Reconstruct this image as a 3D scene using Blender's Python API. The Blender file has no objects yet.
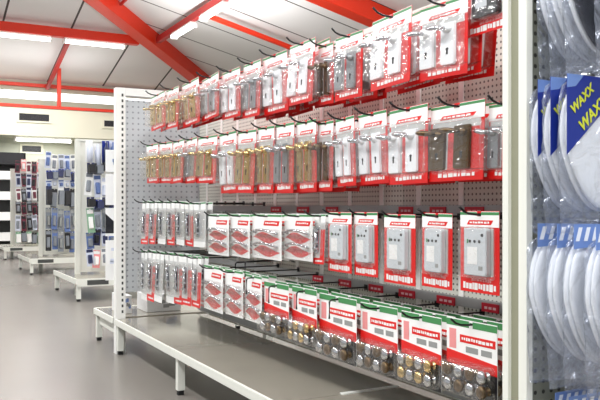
import bpy, math, random
from mathutils import Vector
random.seed(7)
C = bpy.context.scene.collection
PI = math.pi

# ------------------------------------------------------------------ camera numbers
F = 750.0; TH = math.atan(400/750); CS, SN = math.cos(TH), math.sin(TH)
H = 1.157; HY = 207.0
def rackY(px, X):                      # place along the rack seen at column px, on the plane X
    k = (px-300)/F
    return X*(CS-k*SN)/(SN+k*CS)
def crossX(px, Y):                     # place across the room seen at column px, on the plane Y
    k = (px-300)/F
    return Y*(SN+k*CS)/(CS-k*SN)
def dep(X, Y): return SN*X+CS*Y
def hgt(y, X, Y): return H+(HY-y)*dep(X, Y)/F

# ------------------------------------------------------------------ materials
def nt(name):
    m = bpy.data.materials.new(name); m.use_nodes = True
    return m, m.node_tree.nodes, m.node_tree.links, m.node_tree.nodes['Principled BSDF']
def srgb(r, g, b):
    f = lambda c: (c/255/12.92) if c/255 <= .04045 else ((c/255+.055)/1.055)**2.4
    return (f(r), f(g), f(b), 1)
def mat(name, rgb, rough=.5, metal=0, noise=.0, scale=20, bump=0, coat=0):
    m, n, l, b = nt(name)
    b.inputs['Base Color'].default_value = srgb(*rgb)
    b.inputs['Roughness'].default_value = rough; b.inputs['Metallic'].default_value = metal
    b.inputs['Coat Weight'].default_value = coat
    if noise or bump:
        tc = n.new('ShaderNodeTexCoord'); t = n.new('ShaderNodeTexNoise')
        t.inputs['Scale'].default_value = scale; t.inputs['Detail'].default_value = 4
        l.new(tc.outputs['Object'], t.inputs['Vector'])
        if noise:
            hs = n.new('ShaderNodeHueSaturation'); hs.inputs['Color'].default_value = srgb(*rgb)
            mr = n.new('ShaderNodeMapRange'); mr.inputs['To Min'].default_value = 1-noise; mr.inputs['To Max'].default_value = 1+noise
            l.new(t.outputs['Fac'], mr.inputs['Value']); l.new(mr.outputs['Result'], hs.inputs['Value'])
            l.new(hs.outputs['Color'], b.inputs['Base Color'])
        if bump:
            bp = n.new('ShaderNodeBump'); bp.inputs['Strength'].default_value = bump; bp.inputs['Distance'].default_value = .01
            l.new(t.outputs['Fac'], bp.inputs['Height']); l.new(bp.outputs['Normal'], b.inputs['Normal'])
    return m
def emit(name, rgb, s):
    m, n, l, b = nt(name)
    b.inputs['Base Color'].default_value = srgb(*rgb)
    b.inputs['Emission Color'].default_value = srgb(*rgb); b.inputs['Emission Strength'].default_value = s
    return m
def clear(name, base=.07, edge=.55, rough=.08, bump=.0, scale=30, tint=(255,255,255), milk=0):
    m, n, l, b = nt(name)
    b.inputs['Base Color'].default_value = srgb(*tint); b.inputs['Roughness'].default_value = rough
    b.inputs['Specular IOR Level'].default_value = 1.0
    tr = n.new('ShaderNodeBsdfTransparent'); mx = n.new('ShaderNodeMixShader')
    lw = n.new('ShaderNodeLayerWeight'); lw.inputs['Blend'].default_value = .25
    mr = n.new('ShaderNodeMapRange'); mr.inputs['To Min'].default_value = base; mr.inputs['To Max'].default_value = edge
    l.new(lw.outputs['Facing'], mr.inputs['Value']); l.new(mr.outputs['Result'], mx.inputs['Fac'])
    gl = n.new('ShaderNodeBsdfGlossy'); gl.inputs['Roughness'].default_value = rough; gl.inputs['Color'].default_value = srgb(*tint)
    m2 = n.new('ShaderNodeMixShader'); m2.inputs['Fac'].default_value = milk
    l.new(gl.outputs[0], m2.inputs[1]); l.new(b.outputs[0], m2.inputs[2])
    l.new(tr.outputs[0], mx.inputs[1]); l.new(m2.outputs[0], mx.inputs[2])
    l.new(mx.outputs[0], n['Material Output'].inputs['Surface'])
    if bump:
        tc = n.new('ShaderNodeTexCoord'); t = n.new('ShaderNodeTexNoise'); t.inputs['Scale'].default_value = scale
        t.inputs['Distortion'].default_value = 1.2
        l.new(tc.outputs['Object'], t.inputs['Vector'])
        bp = n.new('ShaderNodeBump'); bp.inputs['Strength'].default_value = bump; bp.inputs['Distance'].default_value = .03
        l.new(t.outputs['Fac'], bp.inputs['Height']); l.new(bp.outputs['Normal'], b.inputs['Normal']); l.new(bp.outputs['Normal'], lw.inputs['Normal']); l.new(bp.outputs['Normal'], gl.inputs['Normal'])
    return m
def pegboard_mat(name, rgb, hole, au, av, pitch, rad):
    m, n, l, b = nt(name)
    tc = n.new('ShaderNodeTexCoord'); sp = n.new('ShaderNodeSeparateXYZ'); l.new(tc.outputs['Object'], sp.inputs[0])
    def M(op, a, bb=None):
        x = n.new('ShaderNodeMath'); x.operation = op
        for i, v in enumerate((a, bb)):
            if v is None: continue
            if isinstance(v, (int, float)): x.inputs[i].default_value = v
            else: l.new(v, x.inputs[i])
        return x.outputs[0]
    def cell(o): return M('SUBTRACT', M('FRACT', M('DIVIDE', o, pitch)), .5)
    u, v = cell(sp.outputs[au]), cell(sp.outputs[av])
    d = M('SQRT', M('ADD', M('MULTIPLY', u, u), M('MULTIPLY', v, v)))
    k = M('LESS_THAN', d, rad/pitch)
    mx = n.new('ShaderNodeMix'); mx.data_type = 'RGBA'
    l.new(k, mx.inputs['Factor']); mx.inputs[6].default_value = srgb(*rgb); mx.inputs[7].default_value = srgb(*hole)
    l.new(mx.outputs[2], b.inputs['Base Color']); b.inputs['Roughness'].default_value = .45
    return m
def seam_mat(name, rgb, axis, first, pitch, w):
    m, n, l, b = nt(name)
    tc = n.new('ShaderNodeTexCoord'); sp = n.new('ShaderNodeSeparateXYZ'); l.new(tc.outputs['Object'], sp.inputs[0])
    def M(op, a, bb):
        x = n.new('ShaderNodeMath'); x.operation = op
        for i, v in enumerate((a, bb)):
            if isinstance(v, (int, float)): x.inputs[i].default_value = v
            else: l.new(v, x.inputs[i])
        return x.outputs[0]
    fr = M('FRACT', M('DIVIDE', M('ADD', sp.outputs[axis], 100*pitch-first+w/2), pitch), 0)
    k = M('LESS_THAN', fr, w/pitch)
    t = n.new('ShaderNodeTexNoise'); t.inputs['Scale'].default_value = .8; l.new(tc.outputs['Object'], t.inputs['Vector'])
    mr = n.new('ShaderNodeMapRange'); mr.inputs['To Min'].default_value = .94; mr.inputs['To Max'].default_value = 1.06
    l.new(t.outputs['Fac'], mr.inputs['Value'])
    hs = n.new('ShaderNodeHueSaturation'); hs.inputs['Color'].default_value = srgb(*rgb); l.new(mr.outputs['Result'], hs.inputs['Value'])
    mx = n.new('ShaderNodeMix'); mx.data_type = 'RGBA'; l.new(k, mx.inputs['Factor'])
    l.new(hs.outputs['Color'], mx.inputs[6]); mx.inputs[7].default_value = srgb(75, 72, 70)
    l.new(mx.outputs[2], b.inputs['Base Color']); b.inputs['Roughness'].default_value = .8
    return m

M_ = {
 'floor': mat('floor_vinyl', (131,126,120), .26, 0, .05, 1.5),
 'ceilA': seam_mat('roof_panel_far', (228,227,226), 0, 2.15, 1.57, .05),
 'ceilB': seam_mat('roof_panel_side', (228,227,226), 1, 13.46, 1.55, .05),
 'wall': mat('wall_paint', (196,198,180), .8, 0, .03, 2),
 'bulk': mat('bulkhead_paint', (226,224,203), .6, 0, .02, 2),
 'red': mat('red_steel', (226,50,18), .42, 0, .05, 3),
 'dred': mat('dark_red_steel', (178,40,36), .5),
 'cream': mat('cream_steel', (230,231,222), .38, 0, .015, 5),
 'white': mat('white_steel', (244,244,240), .35),
 'slot': mat('slot_dark', (70,72,70), .7),
 'olive': mat('channel_grey', (150,150,128), .55),
 'deck': mat('deck_steel', (176,170,157), .17, .4, .05, 6),
 'peg': pegboard_mat('pegboard', (212,214,204), (96,95,90), 1, 2, .025, .0052),
 'pegend': pegboard_mat('perforated_end', (200,204,208), (150,154,160), 0, 2, .045, .008),
 'pegendn': pegboard_mat('end_panel_grey', (128,130,118), (50,50,44), 0, 2, .03, .006),
 'rail': mat('rail_grey', (168,170,170), .35, .3),
 'black': mat('black_wire', (18,18,20), .35),
 'rubber': mat('black_rubber', (16,16,16), .7),
 'label': mat('label_red', (196,14,44), .4),
 'labelw': mat('label_text', (240,200,205), .5),
 'cred': mat('card_red', (222,26,22), .35, 0, .08, 15),
 'cdred': mat('card_dark_red', (150,16,20), .4),
 'cwhite': mat('card_white', (246,246,244), .4),
 'cgreen': mat('card_green', (70,140,84), .4),
 'cgrey': mat('card_grey', (150,152,150), .45),
 'cpale': mat('card_pale', (205,206,204), .45),
 'cpink': mat('card_pink', (235,150,150), .4),
 'chrome': mat('chrome', (206,208,212), .16, 1),
 'pwhite': mat('handle_white', (240,243,246), .25),
 'brass': mat('brass', (214,186,128), .24, 1),
 'bronze': mat('bronze', (104,84,58), .32, .8),
 'steel': mat('satin_steel', (166,170,172), .32, .9),
 'dark': mat('dark_plastic', (28,28,32), .4),
 'keyhole': mat('keyhole_dark', (30,28,28), .6),
 'dev': mat('lock_case_grey', (206,212,216), .3),
 'clear': clear('blister_plastic', .055, .5, .09, .35, 22),
 'bag': clear('polybag', .10, .6, .16, 1.0, 12, (215,222,238), .35),
 'seat': mat('seat_white', (236,240,246), .22),
 'seatd': mat('seat_black', (22,22,30), .25),
 'blue': mat('card_blue', (24,46,140), .3, 0, .06, 8),
 'lblue': mat('card_light_blue', (110,140,200), .35),
 'yel': mat('print_yellow', (206,214,60), .4),
 'navy': mat('pack_navy', (36,44,84), .4), 'pblue': mat('pack_blue', (92,116,170), .4),
 'lav': mat('pack_pale', (214,220,236), .4), 'grey': mat('pack_grey', (128,134,142), .4),
 'maroon': mat('pack_maroon', (110,40,60), .4), 'pgreen': mat('pack_green', (130,170,140), .4),
 'beige': mat('pack_beige', (196,188,170), .5),
 'tube': emit('lamp_tube', (255,255,250), 5.0),
 'daylight': emit('daylight_pane', (250,252,255), 1.6),
 'carton': mat('carton_white', (226,226,226), .5, 0, .1, 40),
}

# ------------------------------------------------------------------ mesh building
class MB:
    def __init__(s): s.v = []; s.f = []; s.mi = []; s.sm = []
    def add(s, vs, fs, mi=0, smooth=False):
        o = len(s.v); s.v += [tuple(v) for v in vs]
        for f in fs: s.f.append(tuple(i+o for i in f)); s.mi.append(mi); s.sm.append(smooth)
        return s
    def box(s, a, b, mi=0):
        x0,y0,z0 = a; x1,y1,z1 = b
        return s.add([(x0,y0,z0),(x1,y0,z0),(x1,y1,z0),(x0,y1,z0),(x0,y0,z1),(x1,y0,z1),(x1,y1,z1),(x0,y1,z1)],
              [(0,3,2,1),(4,5,6,7),(0,1,5,4),(1,2,6,5),(2,3,7,6),(3,0,4,7)], mi)
    def loft(s, rings, mi=0, smooth=False, cap=True, closed=True):
        n = len(rings[0]); vs = [p for r in rings for p in r]; fs = []
        for i in range(len(rings)-1):
            for j in range(n if closed else n-1):
                k = (j+1) % n
                fs.append((i*n+j, i*n+k, (i+1)*n+k, (i+1)*n+j))
        if cap:
            fs.append(tuple(reversed(range(n)))); fs.append(tuple((len(rings)-1)*n+j for j in range(n)))
        return s.add(vs, fs, mi, smooth)
    def rrect(s, cx, cz, w, h, y0, y1, r=.005, mi=0, seg=3, taper=0, soft=0):
        # rounded rectangle in x-z, from y0 (back) to y1 (front); front face shrunk by taper
        def ring(y, d):
            pts = []; ww, hh, rr = w/2-d, h/2-d, max(r-d*.3, .0005)
            for (sx, sz, a0) in ((1,1,0),(-1,1,90),(-1,-1,180),(1,-1,270)):
                for k in range(seg+1):
                    a = math.radians(a0+90*k/seg)
                    pts.append((cx+sx*(ww-rr)+rr*math.cos(a), y, cz+sz*(hh-rr)+rr*math.sin(a)))
            return pts
        rings = [ring(y0, 0)]
        if soft: rings.append(ring(y1+soft, taper*.7)); rings.append(ring(y1, taper+soft*.7))
        else: rings.append(ring(y1, taper))
        return s.loft(rings, mi)
    def tube(s, pts, r, mi=0, n=8, rr=None):
        pts = [Vector(p) for p in pts]; rings = []
        up = Vector((0,0,1))
        for i, p in enumerate(pts):
            t = (pts[min(i+1,len(pts)-1)]-pts[max(i-1,0)]).normalized()
            a = t.cross(up)
            if a.length < .05: a = t.cross(Vector((1,0,0)))
            a.normalize(); b = a.cross(t); q = rr[i] if rr else r
            rings.append([tuple(p+a*(q*math.cos(2*PI*k/n))+b*(q*math.sin(2*PI*k/n))) for k in range(n)])
        return s.loft(rings, mi, True)
    def lathe(s, c, prof, mi=0, n=12):       # axis along -y at c; profile of (radius, distance forward)
        rings = [[(c[0]+r*math.cos(2*PI*k/n), c[1]-d, c[2]+r*math.sin(2*PI*k/n)) for k in range(n)] for r, d in prof]
        return s.loft(rings, mi, True)
    def poly(s, pts, y0, y1, mi=0):
        return s.loft([[(x,y0,z) for x,z in pts], [(x,y1,z) for x,z in pts]], mi)
    def build(s, name, mats, parent=None):
        me = bpy.data.meshes.new(name); me.from_pydata(s.v, [], s.f)
        if not isinstance(mats, (list, tuple)): mats = [mats]
        for m in mats: me.materials.append(M_[m])
        me.polygons.foreach_set('material_index', s.mi); me.polygons.foreach_set('use_smooth', s.sm)
        me.update()
        import bmesh
        bm = bmesh.new(); bm.from_mesh(me); bmesh.ops.recalc_face_normals(bm, faces=bm.faces[:]); bm.to_mesh(me); bm.free()
        o = bpy.data.objects.new(name, me); C.objects.link(o)
        if parent: o.parent = parent
        return o
def bevel(o, w, seg=2):
    md = o.modifiers.new('bevel', 'BEVEL'); md.width = w; md.segments = seg; md.limit_method = 'ANGLE'; return o
def tag(o, label, cat, group=None, kind=None):
    if label: o['label'] = label
    if cat: o['category'] = cat
    if group: o['group'] = group
    if kind: o['kind'] = kind
    return o
def thing(name, label, cat, loc=(0,0,0), rz=0, group=None):
    o = bpy.data.objects.new(name, None); C.objects.link(o); o.empty_display_size = .05
    o.location = loc; o.rotation_euler = (0,0,rz)
    return tag(o, label, cat, group)
def dup(root):
    r = root.copy(); C.objects.link(r)
    for ch in list(root.children):
        c = ch.copy(); C.objects.link(c); c.parent = r
        for g in ch.children:
            d = g.copy(); C.objects.link(d); d.parent = c
    return r
def struct(name, mb, m):
    o = mb.build(name, m); o['kind'] = 'structure'; return o

# ------------------------------------------------------------------ room shell
WY, WX = 22.3, 14.0              # far wall, right-hand wall
RC = (5.77, 18.77, 5.58); T = .24  # where hip and purlin ring meet, roof pitch
def roofA(y): return RC[2]-T*(y-RC[1])
def roofB(x): return RC[2]-T*(x-RC[0])
struct('floor', MB().box((-7,-6,-.1), (WX,WY,0)), 'floor')
def hipx(y): return RC[0]+(y-RC[1])
a = MB()       # far slope
a.add([(-7,WY,roofA(WY)),(hipx(WY),WY,roofA(WY)),(-1,RC[1]-6.77,roofA(RC[1]-6.77)),(-7,RC[1]-6.77,roofA(RC[1]-6.77)),
       (-7,WY,roofA(WY)+.1),(hipx(WY),WY,roofA(WY)+.1),(-1,RC[1]-6.77,roofA(RC[1]-6.77)+.1),(-7,RC[1]-6.77,roofA(RC[1]-6.77)+.1)],
      [(0,1,2,3),(7,6,5,4),(0,4,5,1),(3,2,6,7)])
struct('ceiling_far', a, 'ceilA')
a = MB()       # side slope
a.add([(hipx(WY),WY,roofB(hipx(WY))),(WX,WY,roofB(WX)),(WX,-6,roofB(WX)),(-1,-6,roofB(-1)),(-1,RC[1]-6.77,roofB(-1)),
       (hipx(WY),WY,roofB(hipx(WY))+.1),(WX,WY,roofB(WX)+.1),(WX,-6,roofB(WX)+.1),(-1,-6,roofB(-1)+.1),(-1,RC[1]-6.77,roofB(-1)+.1)],
      [(4,3,2,1,0),(5,6,7,8,9)])
struct('ceiling_right', a, 'ceilB')
a = MB()       # ridge flat over the aisle
a.add([(-7,-6,roofB(-1)),(-1,-6,roofB(-1)),(-1,RC[1]-6.77,roofB(-1)),(-7,RC[1]-6.77,roofB(-1))], [(3,2,1,0)])
struct('ceiling_middle', a, 'ceilB')
wz = roofA(WY)
# far wall with a strip window
struct('wall_far', MB().box((-7,WY,0),(WX,WY+.2,4.2)).box((-7,WY,4.44),(WX,WY+.2,wz+.1)), 'wall')
w = struct('window_1', MB().box((-7,WY+.08,4.2),(WX,WY+.12,4.44)), 'daylight')
fr = MB()
for x in [-6.9+1.57*i for i in range(14)]: fr.box((x-.015,WY+.05,4.2),(x+.015,WY+.08,4.44))
fr.build('window_frame', 'white', w)
struct('wall_right', MB().box((WX,-6,0),(WX+.2,WY+.2,roofB(WX)+.1)), 'wall')
# bulkhead
struct('trim_1', MB().box((-7,21.3,3.08),(WX,WY,3.82)), 'bulk')
struct('trim_2', MB().box((-7,21.27,3.84),(WX,21.36,3.92)).box((-7,WY-.12,wz-.18),(WX,WY,wz-.09)), 'red')   # red rails
struct('baseboard_far', MB().box((-7,WY-.02,0),(WX,WY,.1)), 'olive')

# vents on the bulkhead
def vent(px0, px1, y0, y1, Y, label):
    x0, x1 = crossX(px0, Y), crossX(px1, Y); xm = (x0+x1)/2
    z1, z0 = hgt(y0, xm, Y), hgt(y1, xm, Y)
    t = thing('air_vent', label, 'vent', (xm, Y, z0), 0, 'air vents on the far wall')
    w2, hh = (x1-x0)/2, z1-z0
    f = MB().box((-w2-.06,-.03,-.05),(w2+.06,0,0)).box((-w2-.06,-.03,hh),(w2+.06,0,hh+.05)).box((-w2-.06,-.03,0),(-w2,0,hh)).box((w2,-.03,0),(w2+.06,0,hh))
    f.build('frame', 'bulk', t)
    g = MB().box((-w2,-.008,0),(w2,-.002,hh))
    for k in range(5):
        z = hh*(k+.5)/5; g.box((-w2,-.02,z-.006),(w2,-.01,z+.006), 0)
    g.build('grille', 'dark', t)
vent(19,49,114,121,21.3,'wide black air vent in the cream bulkhead above the farthest gondolas')
vent(104,124,121,127,21.3,'black air vent in the cream bulkhead next to the slotted end post')
vent(22,41,146,152,WY,'small dark grille on the far wall below the hanging tube lamp')

# red steel: hip beam, purlin tubes, braces
def beam(name, p0, p1, w, h, m, label, cat, up=(0,0,1), group=None):
    p0, p1 = Vector(p0), Vector(p1); t = (p1-p0).normalized(); s = t.cross(Vector(up)).normalized(); u = s.cross(t)
    b = MB(); ring = lambda p: [tuple(p-s*w/2-u*h/2), tuple(p+s*w/2-u*h/2), tuple(p+s*w/2+u*h/2), tuple(p-s*w/2+u*h/2)]
    b.loft([ring(p0), ring(p1)])
    o = b.build(name, m); bevel(o, .012); return tag(o, label, cat, group)
def hip(k, dz): return (RC[0]+k, RC[1]+k, RC[2]-T*k+dz)
beam('hip_beam', hip(-6.7,-.2), hip(3.4,-.2), .36, .36, 'red', 'broad bright red steel hip beam running diagonally down the roof', 'beam')
tz = RC[2]-.2
beam('purlin_tube', (-6.9,RC[1],tz), (RC[0]-.42,RC[1],tz), .22, .22, 'red', 'red roof beam carrying the tube lamps over the far gondolas', 'beam')
beam('purlin_tube', (RC[0],-5.9,tz), (RC[0],RC[1]-.33,tz), .12, .16, 'dred', 'dark red roof beam carrying the tube lamps above the packed rack', 'beam')
beam('rafter_tube', (3.7,RC[1]+.12,tz-.02), (3.7,WY-.06,tz-.02-T*(WY-RC[1]-.12)), .1, .1, 'dred', 'thin dark red rafter sloping from the lamp beam to the far wall', 'rafter')
beam('rafter_tube', (RC[0]+.07,15.4,tz-.02), (11.5,15.4,tz-.02-T*(11.5-RC[0])), .1, .1, 'red', 'thin red rafter sloping down behind the top row of packs', 'rafter')
beam('rafter_tube', (RC[0]-1.3,-5.9,roofB(RC[0]-1.3)-.08), (RC[0]-1.3,RC[1]-1.62,roofB(RC[0]-1.3)-.08), .06, .06, 'dred', 'thin dark red tube between hip beam and picture top', 'rafter')
beam('rafter_beam', (4.6,12.05,roofB(4.6)-.2), (13.5,12.05,roofB(13.5)-.2), .36, .36, 'red', 'broad red roof beam showing just above the tallest lever handle packs', 'beam')
px59 = crossX(59, 21.32)
beam('hanger_post', (px59,21.32,3.92), (px59,21.32,roofA(21.32)), .1, .1, 'red', 'upright red post between the roof and the red rail', 'post', up=(0,1,0))

# tube lamps
def lamp(p0, p1, label, group):
    p0, p1 = Vector(p0), Vector(p1); L = (p1-p0).length; rz = math.atan2(p1.y-p0.y, p1.x-p0.x)
    t = thing('tube_lamp', label, 'lamp', tuple((p0+p1)/2), rz, group)
    b = MB().box((-L/2,-.07,.03),(L/2,.07,.09)); bevel(b.build('housing', 'white', t), .01)
    b = MB()
    b.loft([[(x, .085*math.cos(a), .03-.07*math.sin(a)) for a in [PI*k/8 for k in range(9)]] for x in (-L/2+.02, L/2-.02)], 0, True)
    b.build('diffuser', 'tube', t)
    for s in (-1,1): MB().box((s*L/2-.02,-.09,-.045),(s*L/2+.02,.09,.05)).build('end_cap', 'white', t)
    return t
la = tz-.11-.09
GA, GB = 'tube lamps along the red roof beam', 'tube lamps along the dark red roof beam'
for (q0, q1, lb) in ((-12,51,'white tube lamp under the red beam at the picture edge'), (64,124,'white tube lamp under the red beam next to the hip beam')):
    lamp((crossX(q0,RC[1]),RC[1],la), (crossX(q1,RC[1]),RC[1],la), lb, GA)
lb_ = tz-.08-.09
for (q0, q1, lb) in ((174,193,'tube lamp beside the hip beam, first of the row under the dark red beam'),
                     (203,226,'tube lamp in the middle of the row under the dark red beam'),
                     (238,268,'tube lamp farthest from the hip beam, cut by the picture top')):
    lamp((RC[0],rackY(q0,RC[0]),lb_), (RC[0],rackY(q1,RC[0]),lb_), lb, GB)
zf = hgt(139, crossX(40,21.6), 21.6)
lamp((crossX(15,21.6),21.6,3.08-.09), (crossX(71,21.6),21.6,3.08-.09), 'tube lamp fixed under the cream bulkhead on the far wall', None)

# ------------------------------------------------------------------ main gondola
Y0, Y1 = 1.51, 5.887; BAY = (Y1-Y0)/3; XF, XB, XR = 1.5, 2.185, 2.87
TOP = 2.1; BZ = .276
g = thing('gondola_rack', 'long white pegboard rack hung with red carded packs above a grey deck', 'rack', (XF, Y0, 0))
g.location = (0,0,0)
def post(x0, x1, y0, y1, z1, face, m='cream'):
    b = MB()
    if face == 'x':       # channel seen from the aisle
        b.box((x0,y0,0),(x1,y0+.030,z1)).box((x0,y1-.022,0),(x1,y1,z1)).box((x0+.012,y0+.030,0),(x1,y1-.022,z1), 1)
    else:
        b.box((x0,y0,0),(x1,y1,z1))
        z = .32
        while z < z1-.05:
            b.box(((x0+x1)/2+.006,y0-.002,z),((x0+x1)/2+.02,y0+.001,z+.022), 2); z += .045
    return b.build('upright_post', [m,'olive','slot'], g)
PA, PB_ = rackY(526.5,XF), rackY(502.5,XF)
post(XF, XF+.022, PA, PB_, TOP, 'x')
post(XF, XF+.075, Y1, Y1+.07, TOP, 'y', 'white')
for s in (PA, Y1):
    MB().box((XR-.065,s,0),(XR,s+.07,TOP)).build('upright_post', 'cream', g)
# end panels
MB().box((XF+.0225,PA+.012,.1),(XR-.066,PA+.04,TOP-.06)).build('end_panel', 'pegendn', g)
MB().box((XF+.075,Y1+.03,.48),(XR-.065,Y1+.055,TOP-.09)).build('end_panel', 'pegend', g)
for s in (PA, Y1): MB().box((XF+.076,s,TOP-.06),(XR-.066,s+.07,TOP)).build('top_bar', 'white', g)
# spine: pegboards per bay, posts and strips
for i in range(3):
    ya = Y0+.08+i*(BAY-.02); ya = Y0+.08+i*((Y1-Y0-.1)/3); yb = ya+(Y1-Y0-.1)/3-.004
    MB().box((XB,ya,.30),(XB+.012,yb,TOP-.03)).build('pegboard', 'peg', g)
    MB().box((XB+.05,ya,.30),(XB+.062,yb,TOP-.03)).build('rear_pegboard', 'peg', g)
ys = 2.58-.31*3
while ys < Y1-.05:
    if ys > Y0+.12: MB().box((XB-.006,ys-.016,.30),(XB-.001,ys+.016,TOP-.03)).build('upright_strip', 'white', g)
    ys += .31
MB().box((XB-.01,Y0+.08,TOP-.028),(XB+.07,Y1-.002,TOP-.0)).build('top_cap', 'cream', g)
# hook rails with red labels
def hook_rail(z, pxs, zl):
    r = MB().box((XB-.022,Y0+.09,z-.012),(XB-.008,Y1-.03,z+.03)).build('hook_rail', 'rail', g)
    for (a0, a1) in pxs:
        yb, ya = rackY(a0, XB-.024), rackY(a1, XB-.024)
        b = MB().box((XB-.027,ya,zl-.018),(XB-.0225,yb,zl+.018))
        for k in range(3): b.box((XB-.0278,ya+(yb-ya)*(.15+k*.25),zl-.006),(XB-.0272,ya+(yb-ya)*(.32+k*.25),zl+.004),1)
        o = b.build('price_label', ['label','labelw'], r); o['label'] = 'red price label on the hook rail'
hook_rail(1.135, ((271,281),(297,309),(326,338),(399,413),(430,446),(465,484)), 1.14)
hook_rail(.735, ((313,323),(339,351),(369,383),(399,415),(437,455),(482,499)), .738)
MB().box((XB-.02,Y0+.09,.315),(XB-.008,Y1-.03,.375)).build('kick_rail', 'rail', g)
# base decks (front, one per bay; far end; rear)
def deck(x0, x1, y0, y1, lipx=None, lipy=None):
    d = MB().box((x0,y0,BZ-.02),(x1,y1,BZ)).build('base_deck', 'deck', g)
    if lipx is not None: bevel(MB().box((lipx-.016,y0,BZ-.045),(lipx-.0005,y1,BZ+.004)).build('front_lip', 'cream', d), .003)
    if lipy is not None: bevel(MB().box((x0,lipy+.0005,BZ-.05),(x1,lipy+.016,BZ+.004)).build('front_lip', 'cream', d), .003)
gap = .003
jy = Y0+.08+(Y1-Y0-.09)/3
MB().box((1.83,jy-.014,BZ+.0005),(XB-.032,jy+.012,BZ+.006)).build('joint_strip', 'white', g)
for i in range(3): deck(XF, XB-.03, Y0+.08+i*(Y1-Y0-.09)/3+gap, Y0+.08+(i+1)*(Y1-Y0-.09)/3-gap, lipx=XF)
deck(XF, XR, Y1+.075, Y1+.71, lipx=XF, lipy=Y1+.71)
deck(XB+.09, XR-.02, Y0+.08, Y1-.01, lipx=None)
def leg(x, y, brace=True, bdir=1, t=.045):
    l = MB().box((x,y-t/2,.03),(x+t,y+t/2,BZ-.046)).build('leg', 'cream', g)
    MB().box((x+.005,y-t/2+.005,0),(x+t-.005,y+t/2-.005,.03)).build('rubber_foot', 'rubber', l)
    if brace: MB().box((x+t,y-.012,BZ-.085),(x+t+.55,y+.012,BZ-.06)).build('brace', 'cream', l)
for k in (1, 2): leg(XF+.003, Y0+k*BAY)
leg(XF+.003, Y1-.03, True); leg(XF+.003, Y1+.68, False); leg(XR-.06, Y1+.68, False); leg(XF+.003, Y0+.11)
MB().box((XF+.02,Y1+.09,BZ-.13),(XF+.03,Y1+.64,BZ-.05)).build('end_brace', 'cream', g)

# ------------------------------------------------------------------ packs
def card(b, w, h, mi=0, t=.002):
    hw, hh = .009, .011                                  # hang hole
    b.box((-w/2,0,-h),(w/2,t,-.018)); b.box((-w/2,0,-.018),(-hw,t,0)); b.box((hw,0,-.018),(w/2,t,0)); b.box((-hw,0,-.007),(hw,t,0))
    if mi:
        for k in range(1, 25): b.mi[-k] = mi
def scribble(b, x0, x1, z, h, y, mi, seed):
    r = random.Random(seed); x = x0
    while x < x1-.004:
        w = r.uniform(.006,.016)
        b.box((x,y,z-h/2*r.uniform(.6,1)),(min(x+w,x1),y+.0006,z+h/2*r.uniform(.6,1)), mi); x += w+r.uniform(.002,.005)
CARD = ['cred','cwhite','cgreen','cdred','cpink']
def header(b, w, z0, z1, seed):                          # white header, green top stripe, red mark
    y = -.0012
    b.box((-w/2,y,z1),(-.0095,-.0003,z0)).box((.0095,y,z1),(w/2,-.0003,z0)).box((-.0095,y,z1),(.0095,-.0003,-.0185))
    for k in range(1,19): b.mi[-k] = 1
    b.box((.0095,y-.0006,z0-.012),(w/2,y,z0-.002), 2); b.box((-w/2,y-.0006,z0-.012),(-.0095,y,z0-.002), 2)
    b.poly([(-w*.32,z1+.008),(w*.3,z1+.008),(w*.36,z1+.024),(-w*.26,z1+.024)], y, y-.0008, 0)
    scribble(b, -w*.24, w*.26, z1+.016, .008, y-.0015, 1, seed)
def p_lever(fin, key, cap, two=True):
    w, h = .175, .30
    t = thing('lever_handle_pack', None, None)
    b = MB(); card(b, w, h); header(b, w, -.002, -.068, 3); b.box((-w*.46,-.0007,-.098),(w*.44,-.0001,-.069), 5); b.box((-w*.5,-.0007,-.255),(-w*.15,-.0001,-.099), 5)
    scribble(b, -w*.32, w*.36, -h+.022, .016, -.001, 1, 5)
    b.box((-w/2,-.0006,-h+.04),(w/2,-.0001,-h+.043), 3)
    b.build('backing_card', CARD+['cpale'], t)
    for x in (-.057, .024):
        pb = MB().rrect(x, -.172, .052, .168, -.003, -.012, .006, 0, 3, .002)
        pb.box((x-.0035,-.0126,-.215),(x+.0035,-.012,-.196), 1); pb.lathe((x,-.012,-.193), [(.0055,0),(.0055,.0006)], 1, 8)
        pb.lathe((x,-.012,-.115), [(.016,0),(.016,.004),(.012,.007),(.009,.02)], 0)
        pb.build('handle_plate', [fin,key], t)
        lb = MB().tube([(x,-.028,-.115),(x,-.045,-.115),(x-.008,-.053,-.1145),(x-.016,-.055,-.112),(x-.032,-.054,-.108),(x-.043,-.051,-.106)], .008, 0, 8, [.009,.009,.011,.011,.010,.007])
        lb.build('lever', cap, t)
    bl = MB().rrect(0, -.165, w-.016, .215, -.003, -.064, .012, 0, 3, .012, .006)
    bl.build('blister', 'clear', t)
    return t, w, h
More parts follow.
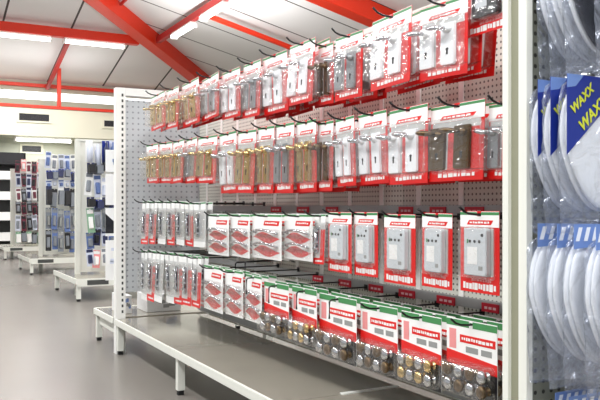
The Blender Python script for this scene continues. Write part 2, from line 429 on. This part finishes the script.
def p_lock(dark=False):
    w, h = .18, .285
    t = thing('door_lock_pack', None, None)
    b = MB(); card(b, w, h); b.box((-w*.40,-.0008,-h+.06),(w*.36,-.0001,-.06), 5); header(b, w, -.002, -.056, 9)
    scribble(b, -w*.42, w*.44, -h+.022, .026, -.001, 1, 11); scribble(b, -w*.2, w*.3, -h+.044, .010, -.001, 4, 12)
    b.build('backing_card', CARD+['cpale'], t)
    d = MB().rrect(0, -.142, .108, .168, -.003, -.022, .012, 0, 4, .003, .003)
    for k in range(3): d.lathe((-.022+k*.022,-.0222,-.105), [(.0055,0),(.005,.002)], 1, 8)
    d.lathe((.034,-.0222,-.083), [(.006,0),(.005,.002)], 1, 8); d.box((-.036,-.0232,-.112),(-.030,-.0222,-.098), 2)
    d.box((-.034,-.0228,-.185),(.012,-.0222,-.125), 3); d.box((.018,-.0228,-.205),(.036,-.0222,-.19), 4)
    d.build('lock_case', ['dark' if dark else 'dev','keyhole','cgreen','cwhite' if not dark else 'dev','cgrey'], t)
    MB().rrect(0, -.145, w-.03, .185, -.003, -.04, .014, 0, 4, .008, .006).build('blister', 'clear', t)
    return t, w, h
def p_wave():
    w, h = .19, .235
    t = thing('pull_handle_pack', None, None)
    b = MB(); card(b, w, h, 1); 
    y = -.001
    for zc in (-.125, -.195):
        pts = []
        for k in range(13):
            u = k/12; pts.append((-w*.46+w*.92*u, zc+.026*math.sin(PI*u)+.008*math.sin(2*PI*u)))
        for k in range(13):
            u = 1-k/12; pts.append((-w*.46+w*.92*u, zc-.026*math.sin(PI*u)**1.5+.004*math.sin(2*PI*u)))
        b.poly(pts, 0, y, 0)
    b.box((-w/2,y,-.013),(-.0095,-.0001,-.003), 2); b.box((.0095,y,-.013),(w/2,-.0001,-.003), 2)
    b.poly([(-w*.1,-.06),(w*.4,-.06),(w*.44,-.035),(-w*.06,-.035)], 0, y, 0); scribble(b, -w*.03, w*.36, -.047, .01, y-.0007, 1, 21)
    b.build('backing_card', CARD, t)
    for zc in (-.09, -.158):
        MB().tube([(-.07,-.003,zc-.01),(-.068,-.014,zc-.006),(-.04,-.026,zc+.004),(0,-.03,zc+.007),(.04,-.026,zc+.004),(.068,-.014,zc-.006),(.07,-.003,zc-.01)], .0065).build('pull_handle', 'chrome', t)
    MB().rrect(0, -.15, w-.014, .15, -.003, -.038, .014, 0, 3, .010, .006).build('blister', 'clear', t)
    return t, w, h
def p_knob(fin, fin2):
    w, h = .25, .25
    t = thing('door_knob_pack', None, None)
    b = MB(); card(b, w, h, 1); y = -.001
    for a0, a1 in ((-w/2,-.0095),(.0095,w/2)): b.box((a0,y,-.024),(a1,-.0001,-.003), 2)
    b.box((-w*.22,y,-.075),(w*.47,-.0001,-.05), 0); scribble(b, -w*.18, w*.42, -.0625, .012, y-.0007, 1, 31)
    b.box((-w*.10,y,-.105),(w*.14,-.0001,-.086), 5); b.box((w*.2,y,-.105),(w*.4,-.0001,-.086), 5); b.box((-w*.44,y,-.10),(-w*.3,-.0001,-.035), 4)
    b.poly([(-w*.5,-.105),(w*.5,-.125),(w*.5,-.16),(-w*.5,-.15)], 0, y, 0)
    b.poly([(-w*.5,-.15),(w*.5,-.16),(w*.5,-.25),(-w*.5,-.25)], 0, y, 6)
    b.build('backing_card', CARD+['cgrey','dark'], t)
    for r_, z in ((0,-.165),(1,-.212)):
        for k in range(4):
            x = -.084+k*.056
            MB().lathe((x,-.003,z), [(.015,0),(.015,.003),(.008,.006),(.007,.014),(.017,.02),(.022,.028),(.021,.036),(.014,.042),(.001,.044)], 0, 12).build('knob', fin if (k+r_)%2 else fin2, t)
    MB().rrect(0, -.188, w-.016, .112, -.003, -.058, .014, 0, 3, .010, .006).build('blister', 'clear', t)
    return t, w, h
def p_slim(fin, red=True):
    w, h = .105, .29
    t = thing('door_bolt_pack', None, None)
    b = MB(); card(b, w, h, 5); y = -.001
    for a0, a1 in ((-w/2,-.0095),(.0095,w/2)): b.box((a0,y,-.05),(a1,-.0001,-.002), 1); b.box((a0,y-.0006,-.013),(a1,y,-.004), 2)
    if red: b.box((.012,y,-h),(w/2,-.0001,-.09), 0)
    b.box((-w/2,y-.0003,-h),(w/2,-.0001,-h+.035), 0 if red else 1); scribble(b, -w*.3, w*.36, -h+.018, .012, y-.001, 1, 41)
    b.build('backing_card', CARD+['cpale'], t)
    MB().rrect(-.012, -.15, .03, .15, -.003, -.008, .004, 0, 2).build('bolt_plate', fin, t)
    MB().tube([(-.012,-.016,-.085),(-.012,-.016,-.215)], .0075).tube([(-.012,-.02,-.13),(-.012,-.036,-.13)], .005).build('bolt', fin, t)
    for z in (-.1,-.165,-.2): MB().rrect(-.012, z, .03, .014, -.008, -.026, .003, 0, 2, .003).build('bolt_guide', fin, t)
    MB().rrect(0, -.15, w-.014, .185, -.003, -.044, .01, 0, 3, .008, .005).build('blister', 'clear', t)
    return t, w, h
PROTO = {
 'Lw': (p_lever('pwhite','keyhole','chrome'), 'white lever handle pack on red card', 'lever handle pack'),
 'Lc': (p_lever('steel','keyhole','chrome'), 'steel lever handle pack on red card', 'lever handle pack'),
 'Lb': (p_lever('brass','keyhole','brass'), 'brass lever handle pack on red card', 'lever handle pack'),
 'Lz': (p_lever('bronze','keyhole','bronze'), 'bronze lever handle pack on red card', 'lever handle pack'),
 'K':  (p_lock(), 'red pack with grey lock case', 'lock pack'),
 'Kd': (p_lock(True), 'red pack with dark lock case', 'lock pack'),
 'W':  (p_wave(), 'white pack with red wave bands', 'handle pack'),
 'Nb': (p_knob('brass','chrome'), 'green-topped pack of brass and chrome knobs', 'knob pack'),
 'Nd': (p_knob('chrome','bronze'), 'green-topped pack of chrome and bronze knobs', 'knob pack'),
 'S':  (p_slim('chrome'), 'slim steel bolt pack with red edge', 'bolt pack'),
 'Sg': (p_slim('chrome', False), 'slim grey steel bolt pack', 'bolt pack'),
}
used = set()
def place(kind, X, Y, Z, rz, sw, sh, roll, label, group):
    (root, w, h), d, cat = PROTO[kind]
    r = root if kind not in used else dup(root); used.add(kind)
    r.location = (X, Y, Z); r.rotation_euler = (random.uniform(-.06,.03), random.uniform(-.035,.035), rz+random.uniform(-.05,.05)) if kind[0] in 'LS' else (0, random.uniform(-.012,.012), rz)
    r.rotation_mode = 'XYZ'; r.scale = (sw/w, 1, sh/h)
    r['label'] = label; r['category'] = cat; r['group'] = group
    return r
ORD = 'first second third fourth fifth sixth seventh eighth ninth tenth eleventh twelfth thirteenth fourteenth fifteenth sixteenth seventeenth eighteenth nineteenth twentieth'.split()
def hook(X0, X1, Y, Z, label, down=False):
    t = thing('peg_hook', label, 'hook', (X0, Y, Z), 0, 'black wire hooks on the rack')
    L = X0-X1
    if down: pts = [(0,0,0),(-L*.5,0,0),(-L-.02,0,-.002),(-L-.03,0,-.01),(-L-.031,0,-.09)]
    else: pts = [(0,0,0),(-L*.5,0,0),(-L,0,0),(-L-.035,0,.003),(-L-.06,0,.012),(-L-.08,0,.028)]
    MB().tube(pts, .0044, 0, 6).build('wire', 'black', t)
    MB().box((-.004,-.014,-.014),(0,.014,.014)).build('back_plate', 'black', t)
ROWS = [
 ('top row', 'packs hung on the top row', .0,
  [(151,165,94,129,'Lb',1.74),(166,180,88,128,'Lb',1.76),(181,200,81,125,'Lb',1.76),(201,220,76,119,'Lc',1.78),(221,241,70,118,'Lw',1.78),
   (243,262,62,117,'Lc',1.79),(263,287,54,113,'Lw',1.8),(289,317,42,104,'Lw',1.8),(318,334,44,104,'Lz',1.82),(336,363,34,99,'Lc',1.8),
   (371,414,14,87,'Lw',1.8),(420,469,2,77,'Lw',1.8),(466,512,-38,32,'Kd',1.84)]),
 ('second row', 'packs hung on the second row', .0,
  [(146,159,144,183,'Lb',1.76),(160,172,142,183,'Lb',1.77),(173,185,140,183,'Lb',1.77),(186,198,138,183,'Lc',1.78),(199,217,136,183,'Lb',1.79),
   (219,237,132,193,'Lw',1.76),(239,256,130,193,'Lb',1.78),(258,275,126,193,'Lb',1.79),(276,294,123,193,'Lc',1.8),(296,317,120,192,'Lb',1.8),
   (318,334,121,191,'Lz',1.84),(335,355,117,186,'Lw',1.8),(359,386,112,184,'Lw',1.82),(388,430,107,184,'Lw',1.82),(432,485,103,181,'Lz',1.84),(488,530,102,179,'Lc',1.86)]),
 ('third row', 'packs hung on the third row', .0,
  [(142,150,201,244,'S',1.78),(151,158,201,244,'S',1.78),(159,166,201,244,'Sg',1.79),(167,175,201,245,'S',1.79),(176,184,201,245,'Sg',1.8),
   (185,193,202,246,'S',1.8),(194,206,202,247,'Sg',1.8),
   (208,229,214,255,'W',1.8),(230,250,214,257,'W',1.81),(252,282,214,259,'W',1.82),(284,313,214,260,'W',1.82),(315,326,214,264,'S',1.86),
   (328,352,212,272,'K',1.84),(354,378,212,276,'K',1.84),(384,416,214,284,'K',1.84),(422,453,213,288,'K',1.84),(460,500,211,293,'K',1.84)]),
 ('bottom row', 'packs hung on the bottom row', .0,
  [(141,148,250,300,'Sg',1.78),(149,156,250,301,'S',1.78),(157,164,251,302,'Sg',1.79),(165,173,252,303,'Sg',1.79),(174,182,253,304,'S',1.8),(183,192,254,305,'S',1.8),(193,202,256,307,'S',1.8),
   (204,223,266,311,'W',1.8),(225,243,270,316,'W',1.81),(245,262,275,322,'W',1.82),
   (264,289,283,335,'Nd',1.84),(292,317,288,345,'Nb',1.84),(319,357,296,360,'Nd',1.84),(360,398,305,373,'Nd',1.84),(401,442,314,386,'Nb',1.84),(446,498,321,398,'Nd',1.84)]),
]
for name, grp, _, lst in ROWS:
    n = len(lst)
    for i, (p0, p1, yt, yb, kind, D) in enumerate(lst):
        D = min(D, 1.655+.0009*max(0,p0-140))
        ya, ybk = rackY(p1, D), rackY(p0, D); Yc = (ya+ybk)/2; sw = (ybk-ya)*.97
        zt, zb = hgt(yt, D, Yc), hgt(yb, D, Yc)
        j = n-i
        where = f"{ORD[j-1]} hook from near post" if j <= (n+1)//2 else f"{ORD[i]} hook from far post"
        hk = .0105
        deep = {'L':.074,'K':.046,'W':.044,'N':.066,'S':.05}[kind[0]]
        cnt = min(1 if kind[0] == 'K' else 3 if p0 > 240 else 2, int((XB-.04-D)/deep)+1)
        for q in range(cnt):
            pos = 'front of' if q == 0 else ('second on' if q == 1 else 'third on')
            place(kind, D+q*deep, Yc+random.uniform(-.006,.006)*(q>0), zt-random.uniform(0,.004)*0, -PI/2, sw, zt-zb, 0,
                  f"{PROTO[kind][1]}, {name}, {pos} {where}", grp)
        zs = (zt-zb)/PROTO[kind][0][2]
        hook(XB-.001 if name in ('top row','second row') else XB-.0225, D-.012, Yc, zt-.0125*zs, f"black wire hook in the {name}, {where.replace(' hook','')}", name == 'bottom row' and 240 < p0 < 330)

# empty long hooks with turned-down ends over the bottom row
for (px, y, D, lb) in ((250,261,1.74,'bare black hook with turned-down end above the last wave-banded pack'),(240,262,1.8,'bare black hook above the middle wave-banded pack of the bottom row')):
    Yc = rackY(px, D); hook(XB-.0225, D, Yc, hgt(y, D, Yc), lb, True)

# ------------------------------------------------------------------ cartons at the far end of the deck
def carton(px0, px1, Y, h, d, label):
    x0, x1 = crossX(px0, Y), crossX(px1, Y)
    t = thing('carton', label, 'box', ((x0+x1)/2, Y, BZ+.001), 0, 'cartons on the far deck')
    w = (x1-x0)/2
    bevel(MB().box((-w,0,0),(w,d,h)).build('body', 'carton', t), .004)
    b = MB(); r = random.Random(int(px0))
    for k in range(6):
        x = r.uniform(-w*.9, w*.5); z = r.uniform(.02,h-.05); b.box((x,-.001,z),(x+w*.35,-.0003,z+.03), k % 2)
    b.build('print', ['cgrey','lblue'], t)
carton(121,132,6.12,.15,.3,'small white carton beside the slotted end post')
carton(147,181,6.12,.145,.3,'wide white printed carton behind the rack end under the bolt packs')

# white cards hung on the rack's far end
def bagcard(X, Y, Z, w, h, m1, m2, label, tri=False):
    t = thing('bagged_card', label, 'pack', (X, Y, Z), PI-.0, 'packs on the far rack end')
    t.rotation_euler = (0,0,PI)
    b = MB(); card(b, w, h)
    b.box((-w*.35,-.0012,-h*.8),(w*.35,-.0002,-h*.35), 1)
    r = random.Random(int(Z*1000))
    for k in range(7):
        x = r.uniform(-w*.42,w*.2); z = -r.uniform(.06,h*.9); b.box((x,.0021,z),(x+w*.2,.0028,z+.025), 1)
    if tri: b.poly([(w*.5,-h*.2),(-w*.2,-h*.9),(w*.5,-h*.9)], .003, .0022, 2)
    b.build('card', [m1,m2,'dark'], t)
    MB().rrect(0, -h*.55, w*.9, h*.8, -.002, -.05, .02, 0, 3, .012, .006).build('blister', 'clear', t)
for k, (yt, yb, tri, lb) in enumerate(((150,172,False,'topmost pale pack on the rack end behind the slotted post'),(174,205,False,'white pack second from the top behind the slotted post'),
        (208,236,True,'white pack with a dark triangle behind the slotted post'),(240,280,False,'lowest white pack behind the slotted post'))):
    for q, yy in enumerate((6.06, 6.36)):
        z1, z0 = hgt(yt, 1.62, yy), hgt(yb, 1.62, yy)
        bagcard(1.66, yy, z1, .26, z1-z0, 'cwhite', 'lav' if k % 2 else 'lblue', lb+(', nearer one' if q == 0 else ', farther one'), tri)

# ------------------------------------------------------------------ cross gondolas down the aisle
def cross_gondola(x0, y0, y1, xp, top, label, cols, rows, ordinal, seed, L=3.2):
    ym = (y0+y1)/2; gz = thing('gondola_rack', label, 'rack', (x0, y0, 0), 0, 'racks farther down the aisle')
    P = lambda b, n, m, par=gz: b.build(n, m, par)
    W = y1-y0; dx = xp-x0; m_ = W/2
    P(MB().box((dx,m_-.04,0),(dx+.06,m_+.04,top)), 'upright_post', 'cream')
    P(MB().box((dx+L-.06,m_-.04,0),(dx+L,m_+.04,top)), 'upright_post', 'cream')
    P(MB().box((dx+.06,m_-.02,.3),(dx+L-.06,m_+.02,top)), 'pegboard', 'cream')
    P(MB().box((dx,m_-.045,top),(dx+L,m_+.045,top+.03)), 'top_cap', 'cream')
    d = P(MB().box((0,0,BZ-.02),(L+dx,W,BZ)), 'base_deck', 'deck')
    P(MB().box((0,-.016,BZ-.09),(L+dx,-.0005,BZ+.004)), 'front_lip', 'cream', d); P(MB().box((-.016,-.016,BZ-.06),(-.0005,W,BZ+.004)), 'front_lip', 'cream', d)
    for k in range(4): P(MB().box((.12+k*.75,-.0185,BZ-.075),(.38+k*.75,-.0165,BZ-.015)), 'price_holder', 'slot', d)
    for (x, y) in ((.005,.03),(.005,W-.05),(1.6,.03),(L+dx-.06,.03),(L+dx-.06,W-.05)):
        l = P(MB().box((x,y,.03),(x+.05,y+.05,BZ-.02)), 'leg', 'cream'); P(MB().box((x+.005,y+.005,0),(x+.045,y+.045,.03)), 'rubber_foot', 'rubber', l)
    # packs facing the camera side
    r = random.Random(seed)
    cache = {}
    for i, (za, zb, pal, off, form) in enumerate(rows):
        for c in range(cols[0]):
            w = cols[1]; cx = xp+.065+w*(c+.5)
            key = (i, pal[c % len(pal)])
            if key not in cache:
                h = (zb-za)*1.1; b = MB(); nm = pal[c % len(pal)]; p1, p2 = nm
                card(b, w*.95, h)
                if form == 'bottle':
                    b.lathe((0,0,0), [(.001,0)]*2, 1, 6)
                    b.tube([(0,-.045,-h),(0,-.045,-h*.35),(0,-.045,-h*.25),(0,-.045,-h*.08)], .03, 1, 10, [w*.36,w*.36,w*.18,w*.16])
                elif form == 'box': b.box((-w*.4,-.1,-h*.95),(w*.4,-.003,-h*.2), 1)
                else:
                    b.rrect(0, -h*.6, w*.6, h*.5, -.001, -.045, .012, 1, 3, .012); b.box((-w*.4,-.002,-h*.22),(w*.4,-.0002,-h*.06), 1)
                o = b.build('hanging_pack', [p1, p2]); cache[key] = o
            else:
                o = cache[key].copy(); C.objects.link(o)
            o.location = (cx, ym-.04-off-r.uniform(0,.05), zb+r.uniform(-.035,.035)); o.rotation_euler = (r.uniform(-.1,.02), r.uniform(-.09,.09), r.uniform(-.12,.12))
            nm = NAMES[pal[c % len(pal)]]
            tag(o, f"{nm} pack, {ORD[c]} from post, {ORD[i]} row down, on the {ordinal} cross rack", 'pack', f'packs on the {ordinal} cross rack')
NAMES = {('lav','pblue'):'pale blue', ('cwhite','grey'):'white and grey', ('navy','dark'):'navy', ('blue','navy'):'dark blue', ('cwhite','lav'):'plain white', ('pgreen','cwhite'):'green and white',
         ('grey','steel'):'grey', ('pblue','grey'):'blue and grey', ('maroon','dark'):'maroon', ('lav','grey'):'pale grey', ('dark','grey'):'black', ('cpink','cwhite'):'pink and white', ('lav','navy'):'white and navy', ('cwhite','maroon'):'white and maroon'}
def zrows(X, Y, lst): return [(hgt(b, X, Y), hgt(a, X, Y), pal, off, form) for (a, b, pal, off, form) in lst]
cross_gondola(1.9, 9.33, 10.83, 2.03, 2.02, 'white gondola rack of pale packs just past the long pegboard rack', (8,.1),
  zrows(2.3, 9.8, [(141,161,[('cwhite','lav'),('cwhite','lav'),('blue','navy'),('lav','pblue'),('navy','dark')],.25,'bottle'),(163,173,[('navy','dark'),('dark','grey')],.3,'box'),
   (175,196,[('cwhite','grey'),('lav','pblue'),('cwhite','lav')],.25,'bag'),(197,206,[('navy','dark'),('blue','navy')],.3,'box'),(208,230,[('pgreen','cwhite'),('lav','grey'),('grey','steel'),('pblue','grey')],.25,'bag'),
   (231,246,[('pblue','grey'),('navy','dark'),('lav','navy')],.25,'bag'),(248,264,[('lav','navy'),('cpink','cwhite'),('cwhite','grey')],.25,'bag')]), 'nearest', 3)
cross_gondola(1.95, 13.39, 14.8, 2.2, 2.0, 'white gondola rack of blue and grey packs, middle of the three down the aisle', (9,.104),
  zrows(2.6, 13.8, [(153,168,[('lav','pblue'),('cwhite','grey'),('lav','grey')],.25,'bag'),(170,178,[('blue','navy'),('pblue','grey')],.3,'box'),(180,187,[('lav','pblue'),('cwhite','lav')],.25,'bag'),
   (188,205,[('navy','dark'),('dark','grey'),('cwhite','grey')],.25,'box'),(209,228,[('grey','steel'),('pblue','grey')],.25,'bag'),(230,249,[('dark','grey'),('pblue','grey'),('grey','steel')],.25,'bag')]), 'middle', 5)
cross_gondola(2.0, 17.45, 18.9, 2.22, 2.0, 'gondola rack of dark maroon packs, farthest of the three down the aisle', (9,.115),
  zrows(2.7, 18.0, [(161,172,[('maroon','dark'),('cpink','cwhite'),('cwhite','maroon')],.25,'bag'),(174,186,[('lav','navy'),('maroon','dark')],.25,'bag'),(188,200,[('cwhite','maroon'),('dark','grey'),('lav','navy')],.25,'bag'),
   (202,213,[('dark','grey'),('maroon','dark')],.25,'bag'),(215,229,[('lav','grey'),('maroon','dark'),('dark','grey')],.25,'bag'),(231,241,[('pgreen','cwhite'),('dark','grey')],.25,'box')]), 'farthest', 9)

# dark shelving against the far wall
sh = thing('wall_shelf', 'dark shelving with white boards against the far wall behind the farthest rack', 'shelf', (0.9, 21.4, 0))
bx = MB().box((0,.55,0),(2.1,.6,2.62)); bx.build('back_panel', 'dark', sh)
for s in (0, 2.06): MB().box((s,0,0),(s+.04,.55,2.62)).build('side_panel', 'dark', sh)
for z in (.25,.8,1.35,1.9): MB().box((.04,0,z),(2.06,.55,z+.22)).build('shelf_board', 'cwhite', sh)
MB().box((.0,0,2.3),(2.1,.55,2.62)).build('top_fascia', 'dark', sh)

# ------------------------------------------------------------------ toilet seats in bags on the near rack end
def oval(a, b_, n=40, e=2.3, egg=.30):
    pts = []
    for k in range(n):
        t = 2*PI*k/n; c, s = math.cos(t), math.sin(t)
        x = a*math.copysign(abs(c)**(2/e), c); z = b_*math.copysign(abs(s)**(2/e), s)
        x *= 1-egg*(-z/b_)*(1 if z < 0 else .3)
        pts.append((x, z))
    return pts
def seat_bag(X, Y, Z, card_kind, lid, tilt, label, grp):
    t = thing('toilet_seat_pack', label, 'toilet seat', (X, Y, Z), 0, grp)
    t.rotation_euler = (0, 0, tilt)
    a, h = .152, .18; zc = -.205
    def ring(d, y, hole=None):
        return [(x*(a-d)/a, y, zc+z*(h-d)/h) for x, z in oval(a, h)]
    b = MB()   # seat ring, rounded in section
    prof = [(0,-.006),(-.002,-.011),(.004,-.016),(.02,-.018),(.045,-.017),(.055,-.011),(.057,-.006)]
    rings = [ring(d, y) for d, y in prof]
    b.loft(rings+[rings[0]], 0, True, cap=False); b.build('seat', 'seat', t)
    b = MB(); b.loft([ring(.006,-.020), ring(.002,-.023), ring(.004,-.028), ring(.014,-.031), ring(.05,-.033), ring(.11,-.034)], 0, True); b.build('lid', lid, t)
    b = MB()
    for s in (-1,1): b.tube([(s*.07-.02,-.02,zc+h-.008),(s*.07+.02,-.02,zc+h-.008)], .012)
    b.build('hinge', 'chrome', t)
    if card_kind == 'blue':
        b = MB(); pts = [(-.185,-.03),(.185,-.03),(.185,-.115),(-.03,-.225),(-.185,-.255)]
        pts = [(-.160,-.035),(.075,-.035),(-.160,-.24)]
        b.poly(pts, -.0365, -.038)
        b.poly([(-.160,-.035),(-.10,-.035),(-.13,-.065),(-.160,-.07)], -.0381, -.0386, 1)
        hc = b.build('header_card', ['blue','lblue'], t)
        for (tx, sz, px_, pz) in (('WAXX', .040, -.108, -.182), ('WAXX', .032, -.140, -.138)):
            cu = bpy.data.curves.new('card_lettering', 'FONT'); cu.body = tx; cu.size = sz; cu.extrude = .0006; cu.shear = .25; cu.offset = .001
            cu.resolution_u = 3
            tmp = bpy.data.objects.new('card_lettering', cu); C.objects.link(tmp); bpy.context.view_layer.update()
            me = bpy.data.meshes.new_from_object(tmp.evaluated_get(bpy.context.evaluated_depsgraph_get())); bpy.data.objects.remove(tmp)
            me.materials.clear(); me.materials.append(M_['yel'])
            o = bpy.data.objects.new('card_lettering', me); C.objects.link(o); o.parent = hc
            o.location = (px_, -.0395, pz); o.rotation_mode = 'XYZ'
            o.rotation_euler = (PI/2, -math.radians(41), 0)
    else:
        b = MB().poly([(-.15,-.012),(.15,-.012),(.15,-.06),(.06,-.062),(-.15,-.075)], -.0365, -.038)
        for k in range(9):
            x = -.145+k*.031; b.poly([(x,-.055),(x+.014,-.055),(x+.026,-.02),(x+.012,-.02)], -.0381, -.0386, 1)
        b.build('header_card', ['lblue','seat'], t)
    # bag: soft pillow around the seat, gathered at the hook
    b = MB(); rr = random.Random(int((X*7+Y*13+Z*29)*100)); rings = []
    N = 20
    for i in range(15):
        u = i/14; z = .0-.44*u
        half = .025+.147*min(1, (u/.16)**.7) if u < .16 else .172-.02*max(0,u-.6)
        th = .003+.021*math.sin(PI*min(1, max(0, (u-.02)/.98)))**.7
        pts = []
        for k in range(N):
            an = 2*PI*k/N; c, s = math.cos(an), math.sin(an)
            x = half*math.copysign(abs(c)**.55, c)*(1+rr.uniform(-.02,.02)); y = -.021+th*s*(1+rr.uniform(-.12,.12))-(.004*s)
            pts.append((x, y, z+rr.uniform(-.006,.006)))
        rings.append(pts)
    b.loft(rings, 0, True); b.build('polybag', 'bag', t)
    return t
RG = 'bagged toilet seats on the near rack end'
YE = PA+.012
def seat_hook(X, Z, lab):
    t = thing('peg_hook', lab, 'hook', (X, YE-.0005, Z), 0, 'black wire hooks on the rack')
    MB().tube([(0,0,0),(0,-.2,0),(0,-.40,0),(0,-.43,.015)], .004, 0, 6).build('wire', 'black', t)
    MB().box((-.015,-.004,-.02),(.015,0,.02)).build('back_plate', 'black', t)
for (nm, zt, X, kinds) in (('upper', 1.93, 1.675, ('plain','plain','black','plain')), ('middle', 1.52, 1.648, ('blue','blue','blue')), ('lower', 1.115, 1.655, ('plain','plain','plain','plain','plain')), ('lowest', .66, 1.70, ('plain','plain'))):
    for q, kd in enumerate(kinds):
        sp = {'middle':(0,.052,.104),'upper':(0,.052,.104,.19)}.get(nm, (0,.06,.105,.175,.23))[q]
        yy = YE-.02-sp
        dx = {'middle':(0,.0,.0)}.get(nm, (0,0,.0,.0,.01))[q]
        look = {'blue':'white toilet seat bagged with blue card','black':'black-lidded toilet seat in clear bag','plain':'white oval toilet seat in clear bag'}[kd]
        seat_bag(X+dx, yy, zt+.01, kd, 'seatd' if kd == 'black' else 'seat', random.uniform(-.05,.05), f"{look}, {nm} hook, {ORD[q]} out from the rack end", RG)
    seat_hook(X, zt-.0, f"black hook carrying the {nm} bagged toilet seats")

# ------------------------------------------------------------------ light
def area(loc, rot, sx, sy, e, col=(1,1,1)):
    l = bpy.data.lights.new('tube_or_fill_light', 'AREA'); l.shape = 'RECTANGLE'; l.size = sx; l.size_y = sy; l.energy = e; l.color = col
    o = bpy.data.objects.new('tube_or_fill_light', l); C.objects.link(o); o.location = loc; o.rotation_euler = rot; return o
for y in (-1.0, 2.2, 5.4, 8.6, 11.8): area((-1.2, y, 4.6), (0,0,0), .3, 2.4, 140)
for y in (0.5, 5, 9.5, 14): area((RC[0], y, lb_-.12), (0,0,0), .3, 2.4, 160)
for x in (0.5, 3.0): area((x, RC[1], la-.12), (0,0,0), 2.4, .3, 160)
for y in (-1.0, 2.2, 5.4, 8.6, 11.8): area((-1.2, y, 4.5), (PI,0,0), .3, 2.4, 26)  # added upward fill to lift the ceiling over the aisle
for y in (0.5, 5, 9.5, 14): area((RC[0]-.5, y, lb_-1.3), (PI,0,0), .3, 2.4, 125)  # added uplights, well below the lamp row, to brighten the side slope
for x in (0.5, 3.5): area((x, RC[1]+1.6, 4.0), (PI,0,0), 2.6, .6, 16)  # added uplights over the bulkhead to even out the far slope
area((.7, -1.6, 4.3), (math.radians(25),0,0), 2.4, .3, 110)  # added fill behind the camera for the bagged seats, no known fitting
area((crossX(43,21.6),21.55,2.95), (0,0,0), 1.4, .1, 30)
w = bpy.data.worlds.new('world'); bpy.context.scene.world = w; w.use_nodes = True
w.node_tree.nodes['Background'].inputs[0].default_value = (.95,.98,1,1); w.node_tree.nodes['Background'].inputs[1].default_value = .55

cam = bpy.data.cameras.new('camera'); co = bpy.data.objects.new('camera', cam); C.objects.link(co)
cam.sensor_width = 36; cam.lens = F*36/600; cam.shift_y = (HY-200)/600
co.location = (0,0,H); co.rotation_euler = (PI/2, 0, -TH); cam.clip_end = 200; cam.clip_start = .05
bpy.context.scene.camera = co
vs = bpy.context.scene.view_settings
vs.view_transform = 'Standard'; vs.look = 'None'; vs.gamma = 1; vs.exposure = 0
bpy.context.scene.cycles.transparent_max_bounces = 24
